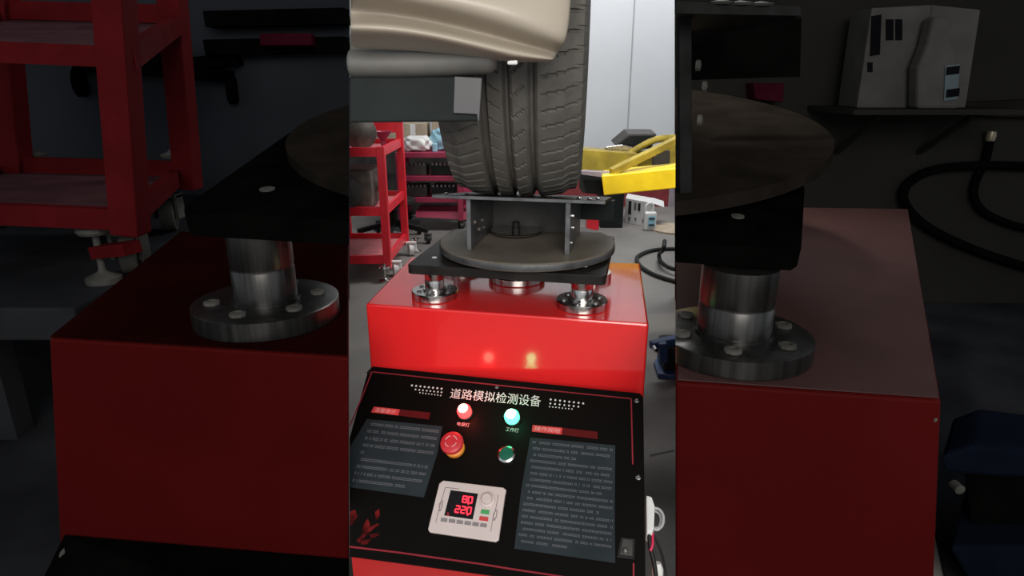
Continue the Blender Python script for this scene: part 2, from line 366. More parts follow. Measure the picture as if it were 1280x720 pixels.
# ============================================================ CAR CORNER (lifted car, only the corner the photo shows)
car = thing('raised_car', 'champagne beige bumper corner of a lifted car, overhanging the tyre', 'car', (-.1, .95, 1.0))
def loft(rows, n=7):
    bm = nb(); G = []
    for xe, ys, Y, dY in rows:
        r = []
        for i, y in enumerate(ys):
            t_ = i / (len(ys) - 1); x = 436.5 + (xe - 436.5) * t_
            r.append(bm.verts.new(vy(x, y, (Y + dY * t_ * t_) * .95)))
        r.append(bm.verts.new(r[-1].co + Vector((-.012, .025, 0.0))))
        G.append(r)
    for a, b in zip(G, G[1:]):
        for i in range(len(a) - 1): bm.faces.new((a[i], a[i + 1], b[i + 1], b[i]))
    return bm
rows = [(721, [-70] * 7, .97, .03), (720, [-40] * 7, .93, .03), (716, [-20, -18, -13, -5, 6, 22, 38], .902, .04), (709, [-8, -5, 3, 12, 24, 39, 56], .898, .04),
        (703, [4, 7, 14, 24, 36, 50, 63], .955, .02), (699, [22, 24, 30, 39, 49, 59, 68], .965, .02),
        (697, [31, 32, 37, 46, 56, 67, 72], .90, .05), (695, [35, 36.5, 42, 50, 61, 71, 75], .893, .05),
        (692, [47, 47, 50, 57, 66, 74, 78], .93, .04), (688, [60, 60, 62, 66, 70, 77, 79], .965, .03)]
bm = loft(rows)
o = link('bumper', bm, 'beige', car, smooth=True)
sm = o.modifiers.new('thick', 'SOLIDIFY'); sm.thickness = .004; sm.offset = -1
ss = o.modifiers.new('smooth', 'SUBSURF'); ss.levels = 2; ss.render_levels = 2
# grey wheel arch liner: long rounded roll
P = [vy(440, 80, .945), vy(480, 80, .945), vy(530, 79, .945), vy(580, 77, .945), vy(610, 75, .945), vy(621, 72, .945)]
bm = nb(); pts = catmull(P, 6); rr = []
for i, p in enumerate(pts):
    f = 1 - .45 * max(0, (i / len(pts) - .75) / .25) ** 2
    rr.append([bm.verts.new(p + Vector((0, math.cos(a) * .03 * f, math.sin(a) * .019 * f))) for a in [2 * math.pi * k / 14 for k in range(14)]])
for a, b in zip(rr, rr[1:]):
    for k in range(14): bm.faces.new((a[k], a[(k + 1) % 14], b[(k + 1) % 14], b[k]))
bm.faces.new(rr[0]); bm.faces.new(rr[-1]); link('arch_liner', bm, 'liner', car, smooth=True)
A = onY([(436.5, 40), (600, 60), (622, 78), (596, 90), (436.5, 93)], .965); prism('inner_arch', A, off(A, (0, .012, 0)), 'liner', car, bevel=.004)
A = onY([(436.5, 94), (602, 96), (598, 152), (436.5, 153.5)], .935)
prism('skid_panel', A, off(A, (0, .02, 0)), 'under', car, bevel=.003)
A = onY([(568, 95.5), (602.5, 97.5), (599, 151.5), (597, 152), (596, 143), (566.5, 141.5)], .929)
lab(prism('end_cap', A, off(A, (0, .006, 0)), 'gcap', car, bevel=.0015), 'lighter grey end cap of the skid panel')
A = onY([(634, 76), (647, 75), (647, 81), (634, 81)], .875); lab(prism('clip', A, off(A, (0, .012, 0)), 'cloth', car, bevel=.002), 'small white plastic clip')

# ============================================================ YELLOW LIFT ARM
la = thing('car_lift', 'bright yellow car lift arm reaching in from the right beside the tyre', 'car lift', (.5, 1.9, .6))
A = onY([(752, 220), (900, 205), (900, 230), (755, 244.5)], 1.95)
prism('beam', A, off(A, (0.02, .13, 0)), 'yellow', la, bevel=.003)
A = onY([(728, 187), (797, 191.5), (797, 215), (728, 213)], 2.25)
lab(prism('rear_box', A, off(A, (0, .1, 0)), 'olive', la, bevel=.003), 'dusty yellow box section')
bar('diagonal_brace', vy(764, 215, 1.98), vy(900, 149, 2.1), .03, 'olive', la, d=.022, bevel=.003)
bar('upright', vy(826, 188, 2.2), vy(826, 214, 2.2), .05, 'dark', la)
P = [vy(786, 193, 2.3), vy(805, 181, 2.3), vy(823, 174, 2.3), vy(845, 172.5, 2.3), vy(880, 172.5, 2.3)]
tube('arched_strap', P, .012, 'olive', la, n=5)
A = onY([(797, 190), (860, 182), (860, 216), (797, 215)], 2.4); prism('rear_plate', A, off(A, (0, .03, 0)), 'olive', la)
A = onY([(727, 214), (764, 216), (757, 222), (727, 218)], 2.0); lab(prism('worn_lip', A, off(A, (0, .04, 0)), 'lilac', la), 'worn bare lip of the arm')
A = onY([(728, 218), (753, 221), (756, 244), (728, 241)], 2.06); prism('arm_end_block', A, off(A, (0, .1, 0)), 'under', la)
b = thing('black_tool_case', 'tilted black plastic tool case lying on the lift arm before the white wall', 'case', vy(790, 190, 2.33))
A = onY([(768, 182), (786, 167), (821, 167.5), (815, 185), (792, 190)], 2.35); prism('shell', A, off(A, (0, .1, 0.01)), 'dark', b, bevel=.004)
A = onY([(774, 180), (788, 170), (817, 170), (812, 182)], 2.343); prism('lid_panel', A, off(A, (0, .006, 0)), 'under', b)
A = onY([(757, 184), (778, 181), (791, 184), (789, 188.5), (757, 187.5)], 2.30)
tag(prism('wrench', A, off(A, (0, .03, 0)), 'steel', bevel=.002), 'small steel tool lying at the left end of the black case', 'tool')
box('base_block', hz(769, 292, 0) + Vector((0, .3, .2)), (.16, .25, .4), 'under', la, bevel=.006)
rcp = hz(740, 286, 0); tag(box('red_chock', rcp + Vector((0, 0, .045)), (.085, .08, .09), 'trol', bevel=.004), 'small red plastic chock seen just behind the right of the turntable', 'chock')

# ============================================================ RED TROLLEY (centre left)
def castor(c, r, parent, mw, mf):
    c = Vector(c)
    lathe('castor_wheel', [(r * .6, -r * .45), (r, -r * .38), (r, r * .38), (r * .6, r * .45)], c + Vector((0, 0, r)), mw, parent, ax=(1, .35, 0), seg=20)
    bm = nb(); b_box(bm, c + Vector((-r * .75, 0, r * 1.5)), (r * .2, r * .8, r * 1.4)); b_box(bm, c + Vector((r * .75, 0, r * 1.5)), (r * .2, r * .8, r * 1.4)); b_box(bm, c + Vector((0, 0, r * 2.2)), (r * 1.7, r * .9, r * .25))
    link('castor_fork', bm, mf, parent)
def leveller(c, h, r, parent, ms):
    lathe('levelling_foot', [(r, 0), (r, h * .08), (r * .3, h * .16), (r * .2, h * .2), (r * .2, h), (0, h)], c, ms, parent, seg=16)
    lathe('hand_nut', [(r * .9, h * .74), (r * 1.0, h * .78), (r * .9, h * .84), (r * .3, h * .86)], c, ms, parent, seg=10)
t = thing('steel_trolley', 'small bright red open steel trolley on white castors behind the left of the machine', 'trolley', (-.82, 3.4, 0))
X1, X0, Y0, Y1 = -.665, -1.0, 3.3, 3.82
hts = [(.10, .0), (.38, .0), (.665, .0)]
for x, y, ht in ((X1, Y0, .70), (X1 + .012, Y1, .80), (X0, Y0, .70), (X0, Y1, .80)):
    bar('post', (x, y, .06), (x, y, ht), .040, 'trol', t, bevel=.002)
for z in (.10, .36, .665):
    o = box('shelf', ((X0 + X1) / 2, (Y0 + Y1) / 2, z), (X1 - X0 - .03, Y1 - Y0 - .03, .006), 'tray', t)
    for a, b_ in (((X0, Y0), (X1, Y0)), ((X0, Y1), (X1, Y1)), ((X0, Y0), (X0, Y1)), ((X1, Y0), (X1 + .012, Y1))):
        bar('shelf_rail', (*a, z + .008), (*b_, z + .008), .02, 'trol', t, d=.045)
bar('top_rail', (X0, Y1, .76), (X1, Y1, .76), .02, 'trol', t, d=.06)
for x, y in ((X1 + .03, Y0 + .06), (X1 + .05, Y1 - .03), (X0, Y0), (X0 + .02, Y1)): castor((x, y, 0), .036, t, 'cloth', 'cloth')
leveller((X1 - .01, Y0 - .05, 0), .10, .032, t, 'steel'); leveller((X0 + .02, Y1 + .06, 0), .1, .032, t, 'steel'); leveller((X1 + .07, Y1 + .05, 0), .1, .03, t, 'steel')
g = thing('gearbox_casting', 'grimy brown gearbox casting on the middle shelf of the bright red trolley', 'engine part', (-.86, 3.45, .37))
bm = nb(); b_box(bm, (-.87, 3.48, .475), (.27, .26, .20)); link('case', bm, 'brown', g, bevel=.02)
lathe('bell_housing', [(.07, 0), (.09, .03), (.09, .05), (.04, .07)], (-.87, 3.355, .46), 'dark', g, ax=(0, -1, .1), seg=24)
lathe('shaft_end', [(.03, 0), (.03, .09), (0, .1)], (-.78, 3.46, .48), 'brown', g, ax=(1, 0, 0), seg=16)
A = [Vector((-.93, 3.4, .675)), Vector((-.90, 3.4, .675)), Vector((-.90, 3.46, .675)), Vector((-.93, 3.46, .675))]
tag(prism('paper_box', A, off(A, (0, 0, .03)), 'cloth', bevel=.002), 'tiny white box on the top tray of the bright red trolley', 'box')
tag(lathe('oil_funnel', [(.012, 0), (.012, .03), (.05, .08), (.046, .08), (0, .03)], (-.70, 3.55, .677), 'maroon', None, seg=20), 'small dark purple funnel at the corner of the bright red trolley top', 'funnel')

dr = vy(450, 161, 3.42)
tag(lathe('brake_drum', [(.05, -.03), (.078, -.02), (.085, .0), (.085, .03), (.05, .05), (.03, .06), (0, .06)], (dr.x, 3.42, .758), 'brown', None, ax=(.15, -1, .1), seg=28), 'round dark brake drum standing on the top tray of the bright red trolley', 'brake drum')
# crimson tool cart behind
t = thing('tool_cart', 'crimson three-tier tool cart loaded with white bags, behind the bright red trolley', 'tool cart', (-.55, 4.6, 0))
cx0, cx1, cy0, cy1 = -.78, -.36, 4.45, 4.8
for x, y in ((cx0, cy0), (cx1, cy0), (cx0, cy1), (cx1, cy1)): bar('post', (x, y, .08), (x + (.03 if x == cx1 else 0), y, .52) if False else (x, y, .53), .035, 'maroon', t)
for z in (.22, .37, .53):
    box('shelf', ((cx0 + cx1) / 2, (cy0 + cy1) / 2, z), (cx1 - cx0 + .04, cy1 - cy0, .035), 'maroon', t, bevel=.003)
A = [Vector((cx1 + .02, cy0 - .01, .23)), Vector((cx1 + .10, cy0 + .02, .20)), Vector((cx1 + .05, cy0 + .02, .37)), Vector((cx1 + .02, cy0 - .01, .37))]
prism('side_fin', A, off(A, (0, .1, 0)), 'maroon', t)
A = [Vector((cx0 + .1, cy0 + .0, .10)), Vector((cx1 + .05, cy0 + .0, .08)), Vector((cx1 + .05, cy0 + .02, .135)), Vector((cx0 + .1, cy0 + .02, .14))]
prism('lower_tray', A, off(A, (0, .25, 0)), 'maroon', t)
for x, y in ((cx0, cy0), (cx1, cy0), (cx0, cy1), (cx1, cy1)): castor((x, y, 0), .032, t, 'hose', 'dark')
for k, (x, z) in enumerate(((-.68, .2375), (-.48, .2375), (-.68, .3875), (-.48, .3875))):
    l = ['dark parts tray low on the left of the crimson cart', 'dark parts tray low on the right of the crimson cart', 'dark parts tray at the left of the crimson cart upper shelf', 'greenish dark parts tray at the right of the crimson cart upper shelf'][k]
    tg = thing('parts_tray', l, 'tray', (x, 4.6, z), 'parts trays on the crimson cart')
    box('tray_body', (x, 4.58, z + .035), (.17, .2, .07), 'under' if k % 2 else 'dark', tg, bevel=.006)
    bm = nb()
    for q in range(6): b_box(bm, (x - .07 + q * .028, 4.5, z + .078), (.014, .05, .016))
    stuff(link('small_parts', bm, 'edge', tg))
def bag(name, c, s, m_, label, cat):
    bm = nb(); bmesh.ops.create_icosphere(bm, subdivisions=4, radius=.5)
    for v in bm.verts:
        n = v.co.normalized(); k = 1 + .10 * math.sin(n.x * 9 + c[0] * 20) * math.cos(n.z * 8) + .06 * math.sin(n.y * 14 + n.x * 7)
        q = [math.copysign(abs(a) ** .6, a) for a in n]; v.co = Vector((q[0] * s[0] / 2 * k, q[1] * s[1] / 2 * k, max(q[2] * k, -.9) * s[2] / 2)) + Vector(c)
    return tag(link(name, bm, m_, None, smooth=True), label, cat)
bag('plastic_bag', (-.66, 4.6, .595), (.2, .2, .10), 'cloth', 'crumpled white plastic bag on top of the crimson cart', 'bag')
bag('plastic_bag', (-.48, 4.66, .62), (.19, .2, .15), 'blue', 'pale blue-white plastic bag at the right end of the crimson cart top', 'bag')
tag(box('parts_bottle', (-.535, 4.52, .575), (.035, .03, .06), 'blue', bevel=.008), 'small blue bottle in front of the pale blue bag', 'bottle')
for (x, z, s_, l) in ((-1.02, .62, (.26, .2, .24), 'tan cardboard carton at the left on the rear ledge'), (-.77, .60, (.22, .2, .2), 'tan cardboard carton in the middle of the rear ledge'), (-.45, .63, (.34, .2, .26), 'wide tan carton behind the pale blue bag on the rear ledge')):
    k = thing('carton', l, 'carton', (x, 5.2, z - s_[2] / 2), 'cartons on the rear ledge'); box('carton_body', (x, 5.2, z), s_, 'tan', k, bevel=.004); box('tape', (x, 5.2 - s_[1] / 2 - .001, z), (.04, .002, s_[2] * .96), 'cloth', k)
tag(box('rear_ledge', (-.75, 5.2, .25), (1.3, .34, .5), 'dark', bevel=.006), 'dark low ledge along the white back wall, below the tan cartons', 'ledge')
# stool base on castors
st = thing('stool_base', 'black five-armed stool base on castors standing on the grey floor behind the bright red trolley', 'stool', (-.78, 4.15, 0))
for k in range(5):
    a = math.radians(200 + 72 * k); e = Vector((-.78 + .24 * math.cos(a), 4.15 + .24 * math.sin(a), .085))
    bar('leg', (-.78, 4.15, .13), e, .03, 'hose', st, bevel=.003); castor((e.x, e.y, 0), .028, st, 'hose', 'dark')
lathe('seat_post', [(.03, .1), (.03, .2), (.016, .2), (.016, .25)], (-.78, 4.15, 0), 'hose', st, seg=16)
lathe('seat', [(.1, 0), (.15, .015), (.15, .035), (.1, .05), (0, .052)], (-.78, 4.15, .245), 'hose', st, seg=28)

# white carton and jug at the right
bx = hz(801, 287, 0); k = thing('white_carton', 'white printed cardboard carton on the concrete floor against the red skirting', 'carton', (bx.x, bx.y, 0))
A = [hz(781, 278, 0), hz(812, 285, 0)]; d = Vector((.05, .2, 0)); bs = [A[0], A[1], A[1] + d, A[0] + d]
tp = [Vector((p.x + (-.005 if i in (0, 3) else .0), p.y, .185)) for i, p in enumerate(bs)]
prism('carton_body', bs, tp, 'cloth', k, bevel=.003)
ex = (A[1] - A[0]); nn = Vector((ex.y, -ex.x, 0)).normalized()
def onbox(u0, u1, z0, z1, m_, name):
    P = [A[0] + ex * u0, A[0] + ex * u1]; q = [Vector((P[0].x, P[0].y, z0)), Vector((P[1].x, P[1].y, z0)), Vector((P[1].x, P[1].y, z1)), Vector((P[0].x, P[0].y, z1))]
    return prism(name, off(q, nn * .0005), off(q, nn * .003), m_, k)
onbox(.12, .24, .07, .17, 'ink', 'printed_band'); onbox(.34, .44, .11, .165, 'grey', 'printed_mark'); onbox(.50, .60, .11, .165, 'ink', 'printed_mark'); onbox(.14, .22, .02, .05, 'small', 'printed_mark'); onbox(.4, .46, .03, .055, 'small', 'printed_mark'); onbox(.7, .76, .03, .055, 'small', 'printed_mark')
A2 = [Vector((tp[1].x, tp[1].y, .183)), Vector((tp[2].x, tp[2].y, .183))]; fl = [A2[0], A2[1], A2[1] + Vector((.09, .02, -.03)), A2[0] + Vector((.09, -.02, -.03))]
prism('open_flap', fl, off(fl, (0, 0, .004)), 'cloth', k)
jc = hz(812, 289.5, 0); k = thing('detergent_jug', 'white plastic jug with pale blue label leaning before the white printed carton', 'jug', (jc.x, jc.y, 0))
bm = nb(); b_box(bm, jc + Vector((.005, .04, .068)), (.088, .05, .135)); link('jug_body', bm, 'cloth', k, bevel=.015, seg=3)
tube('handle', [jc + Vector((-.03, .04, .13)), jc + Vector((-.025, .04, .175)), jc + Vector((.0, .04, .195)), jc + Vector((.02, .04, .18)), jc + Vector((.02, .04, .13))], .011, 'cloth', k)
box('label', jc + Vector((.012, .0125, .07)), (.05, .003, .075), 'blue', k)
for z in (.045, .09): box('printed_mark', jc + Vector((.012, .010, z)), (.038, .003, .012), 'ink', k)
# hoses on the concrete
tag(tube('air_hose', [hz(x, y, .012) for x, y in ((860, 312), (838, 311), (815, 313), (798, 320), (797, 328), (806, 337), (822, 345), (845, 352), (870, 358))], .012, 'hose'), 'black air hose looped on the concrete floor right of the red machine', 'hose')
P = [hz(835, 300, .1) + Vector((0, -.3, 0))]
tag(tube('air_line', [vy(831, 301, 3.5), vy(829, 312, 3.45), hz(824, 318, .035), hz(826, 327, .035), hz(838, 335, .035), hz(860, 340, .035)], .012, 'hose'), 'short black air line rising to a fitting inside the hose loop on the floor', 'hose')
tag(lathe('floor_lid', [(.17, 0), (.17, .012), (.15, .018), (0, .018)], hz(843, 287, 0), 'tan', None, seg=32), 'flat round tan lid on the floor beside the white jug', 'lid')
# blue jack by the machine
bj = hz(832, 465, 0); k = thing('blue_floor_jack', 'blue and black cast floor jack standing on the concrete right of the console', 'jack', (bj.x, bj.y, 0))
A = onZ([(817, 458), (822, 473), (842, 475), (875, 470), (872, 440), (828, 438)], .0); prism('base', A, off(A, (0, 0, .02)), 'navy', k, bevel=.004)
c = hz(838, 462, .02); b_ = nb(); b_box(b_, c + Vector((.02, .04, .05)), (.10, .12, .10)); link('body', b_, 'hose', k, bevel=.012)
bar('arm', vy(814, 432, c.y - .02), vy(850, 424, c.y + .02), .035, 'navy', k, d=.03, bevel=.005)
bar('bracket', vy(828, 428, c.y - .03), vy(829, 452, c.y - .03), .03, 'navy', k, bevel=.004)
lathe('pin', [(.008, 0), (.008, .03), (0, .032)], vy(818, 434, c.y - .04), 'steel', k, ax=(0, -1, 0), seg=12)
# floor joint
j = onZ([(812, 568), (843, 562), (843, 564), (812, 571)], .0006)
stuffj = struct(prism('trim_3', [Vector((p.x, p.y, .0002)) for p in j], j, 'ink'))

# ============================================================ CONTROL CONSOLE
k = thing('control_console', 'black sloping control console on a red cabinet with lit lamps and display, front centre', 'control console', (-.05, .85, 0))
KS = 1.085; d0 = [1.19527516 * KS, 1.0582184 * KS, KS, .86294324 * KS]
pTL, pTR, pBL = CAM + ray(462, 460) * d0[0], CAM + ray(803, 494) * d0[1], CAM + ray(398, 676) * d0[2]
eu = (pTR - pTL); N = eu.cross(pBL - pTL).normalized()
if N.z < 0: N = -N
P0 = pTL
def q(x, y, l=0.0): return pl(x, y, P0, N) + N * l
def pq(name, pts, z0, z1, m_, parent=None, bevel=0.0): return prism(name, [q(x, y, z0) for x, y in pts], [q(x, y, z1) for x, y in pts], m_, parent or k, bevel)
outline = [(466, 458), (800, 491.5), (804, 496), (807, 745), (437, 695), (436.7, 548), (460, 463)]
pq('panel', outline, -.006, 0, 'panel', bevel=.0008)
# red cabinet under the panel (front lower edge where the panel ends)
lowc = [(468, 463), (799, 498), (803, 733), (437, 684), (437, 552)]
tpc = [q(x, y, -.007) for x, y in [(468, 463), (799, 498), (803, 733)]]
front_l = q(437, 684.5, -.007); front_r = q(812, 733, -.007)
cab_top = [q(466, 466, -.0062), q(798, 500, -.0062), q(806, 737, -.0062), q(437, 686, -.0062), q(437, 555, -.0062)]
# panel bottom edge sits at the red cabinet lip
prism('cabinet', [Vector((p.x * 1.0, p.y, .03)) for p in cab_top], cab_top, 'redc', k)
# the red lip in front of the panel
lip = [q(437, 691, 0), q(640, 720, 0), q(809, 744, 0)]
def printed(name, pts, m_, parent=None, z=.0008): return pq(name, pts, .0001, z, m_, parent)
def strip(pts, w):
    out = []; back = []
    for i, (x, y) in enumerate(pts):
        a = Vector(pts[max(i - 1, 0)]); b = Vector(pts[min(i + 1, len(pts) - 1)]); t_ = (b - a).normalized(); n_ = Vector((-t_.y, t_.x)) * w / 2
        out.append((x + n_.x, y + n_.y)); back.append((x - n_.x, y - n_.y))
    return out + back[::-1]
printed('border_line', strip([(466, 465), (640, 483.5), (789, 498.5)], 1.3), 'line')
printed('border_line', strip([(789, 499), (790, 540), (791, 580.5)], 1.6), 'line')
printed('border_line', strip([(465, 465), (452, 498), (437, 533)], 1.3), 'line')
printed('border_line', strip([(437, 683.5), (500, 691), (600, 705), (640, 711.5), (770, 731)], 2.2), 'line')
printed('border_line', strip([(792, 704), (792, 735)], 2), 'line')
for x, y in ((461.5, 466), (621, 483.5), (796, 501), (798, 597)):
    lathe('panel_screw', [(.0042, 0), (.0042, .001), (.002, .0016), (0, .001)], q(x, y), 'steel', k, ax=N, seg=14)
# lettering: text outlines mapped on to the panel plane
def text_quad(name, s, quad, m_, parent=None, z=.0012, mapf=None):
    cu = bpy.data.curves.new('t', 'FONT'); cu.body = s; cu.size = 1; cu.resolution_u = 2
    to = bpy.data.objects.new('t', cu); COL.objects.link(to)
    dg = bpy.context.evaluated_depsgraph_get(); me = bpy.data.meshes.new_from_object(to.evaluated_get(dg))
    bpy.data.objects.remove(to)
    xs_ = [v.co.x for v in me.vertices]; ys_ = [v.co.y for v in me.vertices]
    x0, x1, y0, y1 = min(xs_), max(xs_), min(ys_), max(ys_)
    mf = mapf or (lambda x, y: q(x, y, z))
    (ax, ay), (bx_, by), (cx, cy), (dx, dy) = quad      # TL TR BR BL
    for v in me.vertices:
        u = (v.co.x - x0) / (x1 - x0); w_ = (v.co.y - y0) / (y1 - y0)
        X = (ax * (1 - u) + bx_ * u) * w_ + (dx * (1 - u) + cx * u) * (1 - w_)
        Y = (ay * (1 - u) + by * u) * w_ + (dy * (1 - u) + cy * u) * (1 - w_)
        v.co = mf(X, Y)
    me.materials.append(M[m_]); o = bpy.data.objects.new(name, me); COL.objects.link(o); o.parent = parent or k
    pp = parent or k
    o.location = -Vector(pp.location) if pp.parent is None else Vector()
    return o
text_quad('title_lettering', '道路模拟检测设备', ((564.5, 485.5), (677, 495), (675.5, 509), (562, 498)), 'printw')
text_quad('lamp_lettering', '电源灯', ((572, 527.5), (587.5, 529.5), (586.5, 534.5), (571, 532)), 'pinkp')
text_quad('lamp_lettering', '工作灯', ((633, 534), (649, 536), (648, 541.5), (632, 539)), 'print')
# dot rows
def dots(rows):
    bm = nb()
    for (xa, ya, xb, yb, n, r) in rows:
        for i in range(n):
            f = i / (n - 1); b_lathe(bm, [(r, 0), (r, .0008)], q(xa + (xb - xa) * f, ya + (yb - ya) * f), N, 10)
    stuff(link('dot_pattern', bm, 'printw', k))
dots([(515, 482, 552, 486, 8, .0021), (519.5, 487, 552, 490.5, 8, .0017), (525, 491, 551, 494.5, 8, .0013)])
dots([(688.5, 499.5, 729, 504.5, 8, .0019), (688, 504.5, 723, 508.5, 7, .0017), (687, 508.5, 715, 511.5, 8, .0012)])
# headings
printed('heading_strip', [(467.5, 508.5), (500, 512), (498, 519.5), (464, 515.5)], 'head'); printed('heading_tail', [(500, 512), (538, 516), (536, 524.5), (498, 519.5)], 'headd')
text_quad('heading_lettering', '温馨提示', ((470, 510), (496, 513), (494, 518), (468, 515)), 'pinkp', z=.0016)
printed('heading_strip', [(666, 531.5), (703, 535), (702, 543.5), (665, 539.5)], 'head'); printed('heading_tail', [(703, 535), (747, 540), (747, 549), (702, 543.5)], 'headd')
text_quad('heading_lettering', '操作规程', ((669, 533), (701, 536.5), (700, 542), (668, 538.5)), 'pinkp', z=.0016)
# text blocks
bl = [(459, 524), (553, 533), (547, 566), (530, 622), (437, 609), (437, 560)]
printed('text_block', bl, 'block')
br = [(663, 547), (769, 557), (768.5, 645), (769, 704), (643, 686), (652, 610)]
printed('text_block', br, 'block')
def lines(quad, n, fill, m_):
    """rows of small broken strokes, as unreadable as in the photograph"""
    (ax, ay), (bx_, by), (cx, cy), (dx, dy) = quad; bm = nb()
    def mp(u, w_): return (ax + (bx_ - ax) * u) * (1 - w_) + (dx + (cx - dx) * u) * w_, (ay + (by - ay) * u) * (1 - w_) + (dy + (cy - dy) * u) * w_
    for r in range(n):
        w_ = (r + .15) / n; h_ = .42 / n; u = random.choice((0, 0, 0.03)); end = random.choice((1, .98, .96, 1)) if r not in fill else fill[r]
        while u < end:
            g = random.uniform(.011, .018)
            if random.random() < .09: u += g * 1.3; continue
            for s_ in range(3):                      # three strokes make one character
                a, b_ = (u + g * .08, u + g * .72) if s_ < 2 else (u + g * random.uniform(.2, .5), 0)
                if s_ == 2: b_ = a + g * .16; wa, wb = w_, w_ + h_
                else: wa = w_ + h_ * (random.uniform(.05, .25) if s_ == 0 else random.uniform(.6, .8)); wb = wa + h_ * .2
                vs = [bm.verts.new(q(*mp(*t_), .0014)) for t_ in ((a, wa), (b_, wa), (b_, wb), (a, wb))]
                bm.faces.new(vs)
            u += g
    stuff(link('body_lettering', bm, 'small', k))
lines([(463, 527), (549, 536.5), (528, 617), (439, 606)], 9, {4: .04, 8: .75}, 'print')
lines([(666, 550), (766, 560), (765, 697), (647, 681)], 17, {2: .55, 7: .88, 10: .84, 16: .52}, 'print')
# faint plant print at lower left
bm = nb()
def petal(pts):
    bm.faces.new([bm.verts.new(q(x, y, .0006)) for x, y in pts])
for pts in ([(446, 676), (458, 662), (472, 654), (474, 656), (461, 666), (449, 679)], [(456, 640 + 14), (460, 648), (463, 657), (457, 668), (453, 662)], [(469, 640), (474, 636), (475, 644), (470, 651)], [(437.5, 640), (444, 637), (447, 646), (440, 656), (437.5, 657)], [(462, 668), (474, 666), (473, 670), (464, 673)], [(450, 676), (464, 674), (460, 680), (452, 681)]): petal(pts)
lab(link('plant_print', bm, 'flame', k), 'faint red plant pattern printed at the lower left of the panel')
# lamps
def lamp(x, y, r, m1, m2, label, lx):
    o = lathe('lamp_base', [(r * 1.12, 0), (r * 1.12, .003), (r, .004)], q(x, y), 'hose', k, ax=N, seg=28)
    l = lathe('indicator_lamp', [(r * .95, .003), (r * .98, .012), (r * .8, .017), (r * .45, .0195), (0, .020)], q(x, y), m1, k, ax=N, seg=28); lab(l, label)
    pt = bpy.data.lights.new(label, 'POINT'); pt.energy = lx[0]; pt.color = lx[1]; pt.shadow_soft_size = .01
    po = bpy.data.objects.new('lamp_glow', pt); COL.objects.link(po); po.parent = k; po.location = q(x, y, .034) - k.location
    cu = lathe('lit_core', [(r * .7, .0195), (r * .5, .022), (0, .0228)], q(x, y), m2, k, ax=N, seg=20)
lamp(582, 517, .0125, 'rlamp', 'rlc', 'lit red indicator lamp', (.11, (1, .12, .08)))
lamp(641, 524, .0128, 'glamp', 'glc', 'lit green indicator lamp', (.045, (.1, 1, .4)))
# emergency stop
lathe('emergency_stop_base', [(.0165, 0), (.0165, .006), (.012, .008), (.012, .018)], q(569, 561), 'amber', k, ax=N, seg=28)
es = lathe('emergency_stop_button', [(.012, .014), (.018, .0165), (.0195, .021), (.0185, .025), (.014, .0275), (0, .028)], q(569, 561), 'mush', k, ax=N, seg=32); lab(es, 'red mushroom emergency stop button')
c = q(569, 561, .0308); s = (q(600, 564.3) - q(569, 561)).normalized(); tt = N.cross(s)
for a0 in (20, 110, 200, 290):
    bm = nb(); P = [c + (s * math.cos(math.radians(a0 + i * 12)) + tt * math.sin(math.radians(a0 + i * 12))) * .0105 for i in range(6)]
    b_tube(bm, P, .0009, 6, 2); link('arrow_mark', bm, 'pinkp', k)
lathe('button_ring', [(.0145, 0), (.0145, .004), (.0115, .006), (.0115, .004)], q(633.5, 569), 'steel', k, ax=N, seg=32)
lab(lathe('push_button', [(.0115, 0), (.0115, .006), (.0095, .007), (0, .0065)], q(633.5, 569), 'gdark', k, ax=N, seg=28), 'dark green push button in a metal ring')
# display unit
bz = [(555, 602), (630, 611), (633.5, 614), (632, 620), (624, 676), (620, 678.5), (538, 666.5), (536, 663), (550, 606)]
du = pq('display_unit', bz, 0, .006, 'bezel', bevel=.0015)
def dq(name, pts, z0, z1, m_): return pq(name, pts, z0, z1, m_, du)
dq('display_screen', [(564.5, 614.5), (598.5, 619), (592, 651), (556.5, 646)], .006, .0066, 'screen')
def seg7(ch, x, y, w_, h_, sk):
    on = {'0': 'abcdef', '2': 'abdeg', '8': 'abcdefg'}[ch]; th = 1.5
    P = {'a': (0, 0, 1, 0), 'd': (0, 2, 1, 2), 'g': (0, 1, 1, 1), 'f': (0, 0, 0, 1), 'b': (1, 0, 1, 1), 'e': (0, 1, 0, 2), 'c': (1, 1, 1, 2)}
    bm = nb()
    for s_ in on:
        x0, y0, x1, y1 = P[s_]
        g = lambda u, v: (x + u * w_ - v * sk, y + u * w_ * .13 + v * h_ / 2)
        a, b_ = g(x0, y0), g(x1, y1); pts = strip([a, b_], th)
        A_ = [q(*p, .0068) for p in pts]; b_prism(bm, A_, off(A_, N * .0005))
    link('digit', bm, 'seg', du)
seg7('8', 580.5, 622, 5, 7.6, .7); seg7('0', 587.5, 622.8, 4.6, 7.6, .7)
for i, ch in enumerate('220'): seg7(ch, 571.5 + i * 7.2, 634 + i * .9, 4.7, 8, .8)
for x, y in ((586, 631), (585, 645)): dq('decimal_point', [(x - .3, y - .6), (x + 1.5, y - .4), (x + 1.3, y + 1.4), (x - .4, y + 1.2)], .0066, .0073, 'seg')
dq('status_mark', [(560.5, 642), (562, 642.2), (563, 647), (559.5, 646.6)], .0066, .007, 'line')
lathe('dial_knob', [(.0125, .005), (.0118, .008), (.0085, .009), (.0082, .014), (.007, .0155), (0, .0155)], q(610.5, 627), 'bezel', du, ax=N, seg=28)
dq('green_key', [(603, 638.5), (613, 639.8), (612, 645), (602, 643.5)], .006, .0075, 'gkey'); dq('red_key', [(601, 647), (611.5, 648.5), (611, 653.5), (600, 652)], .006, .0075, 'rkey')
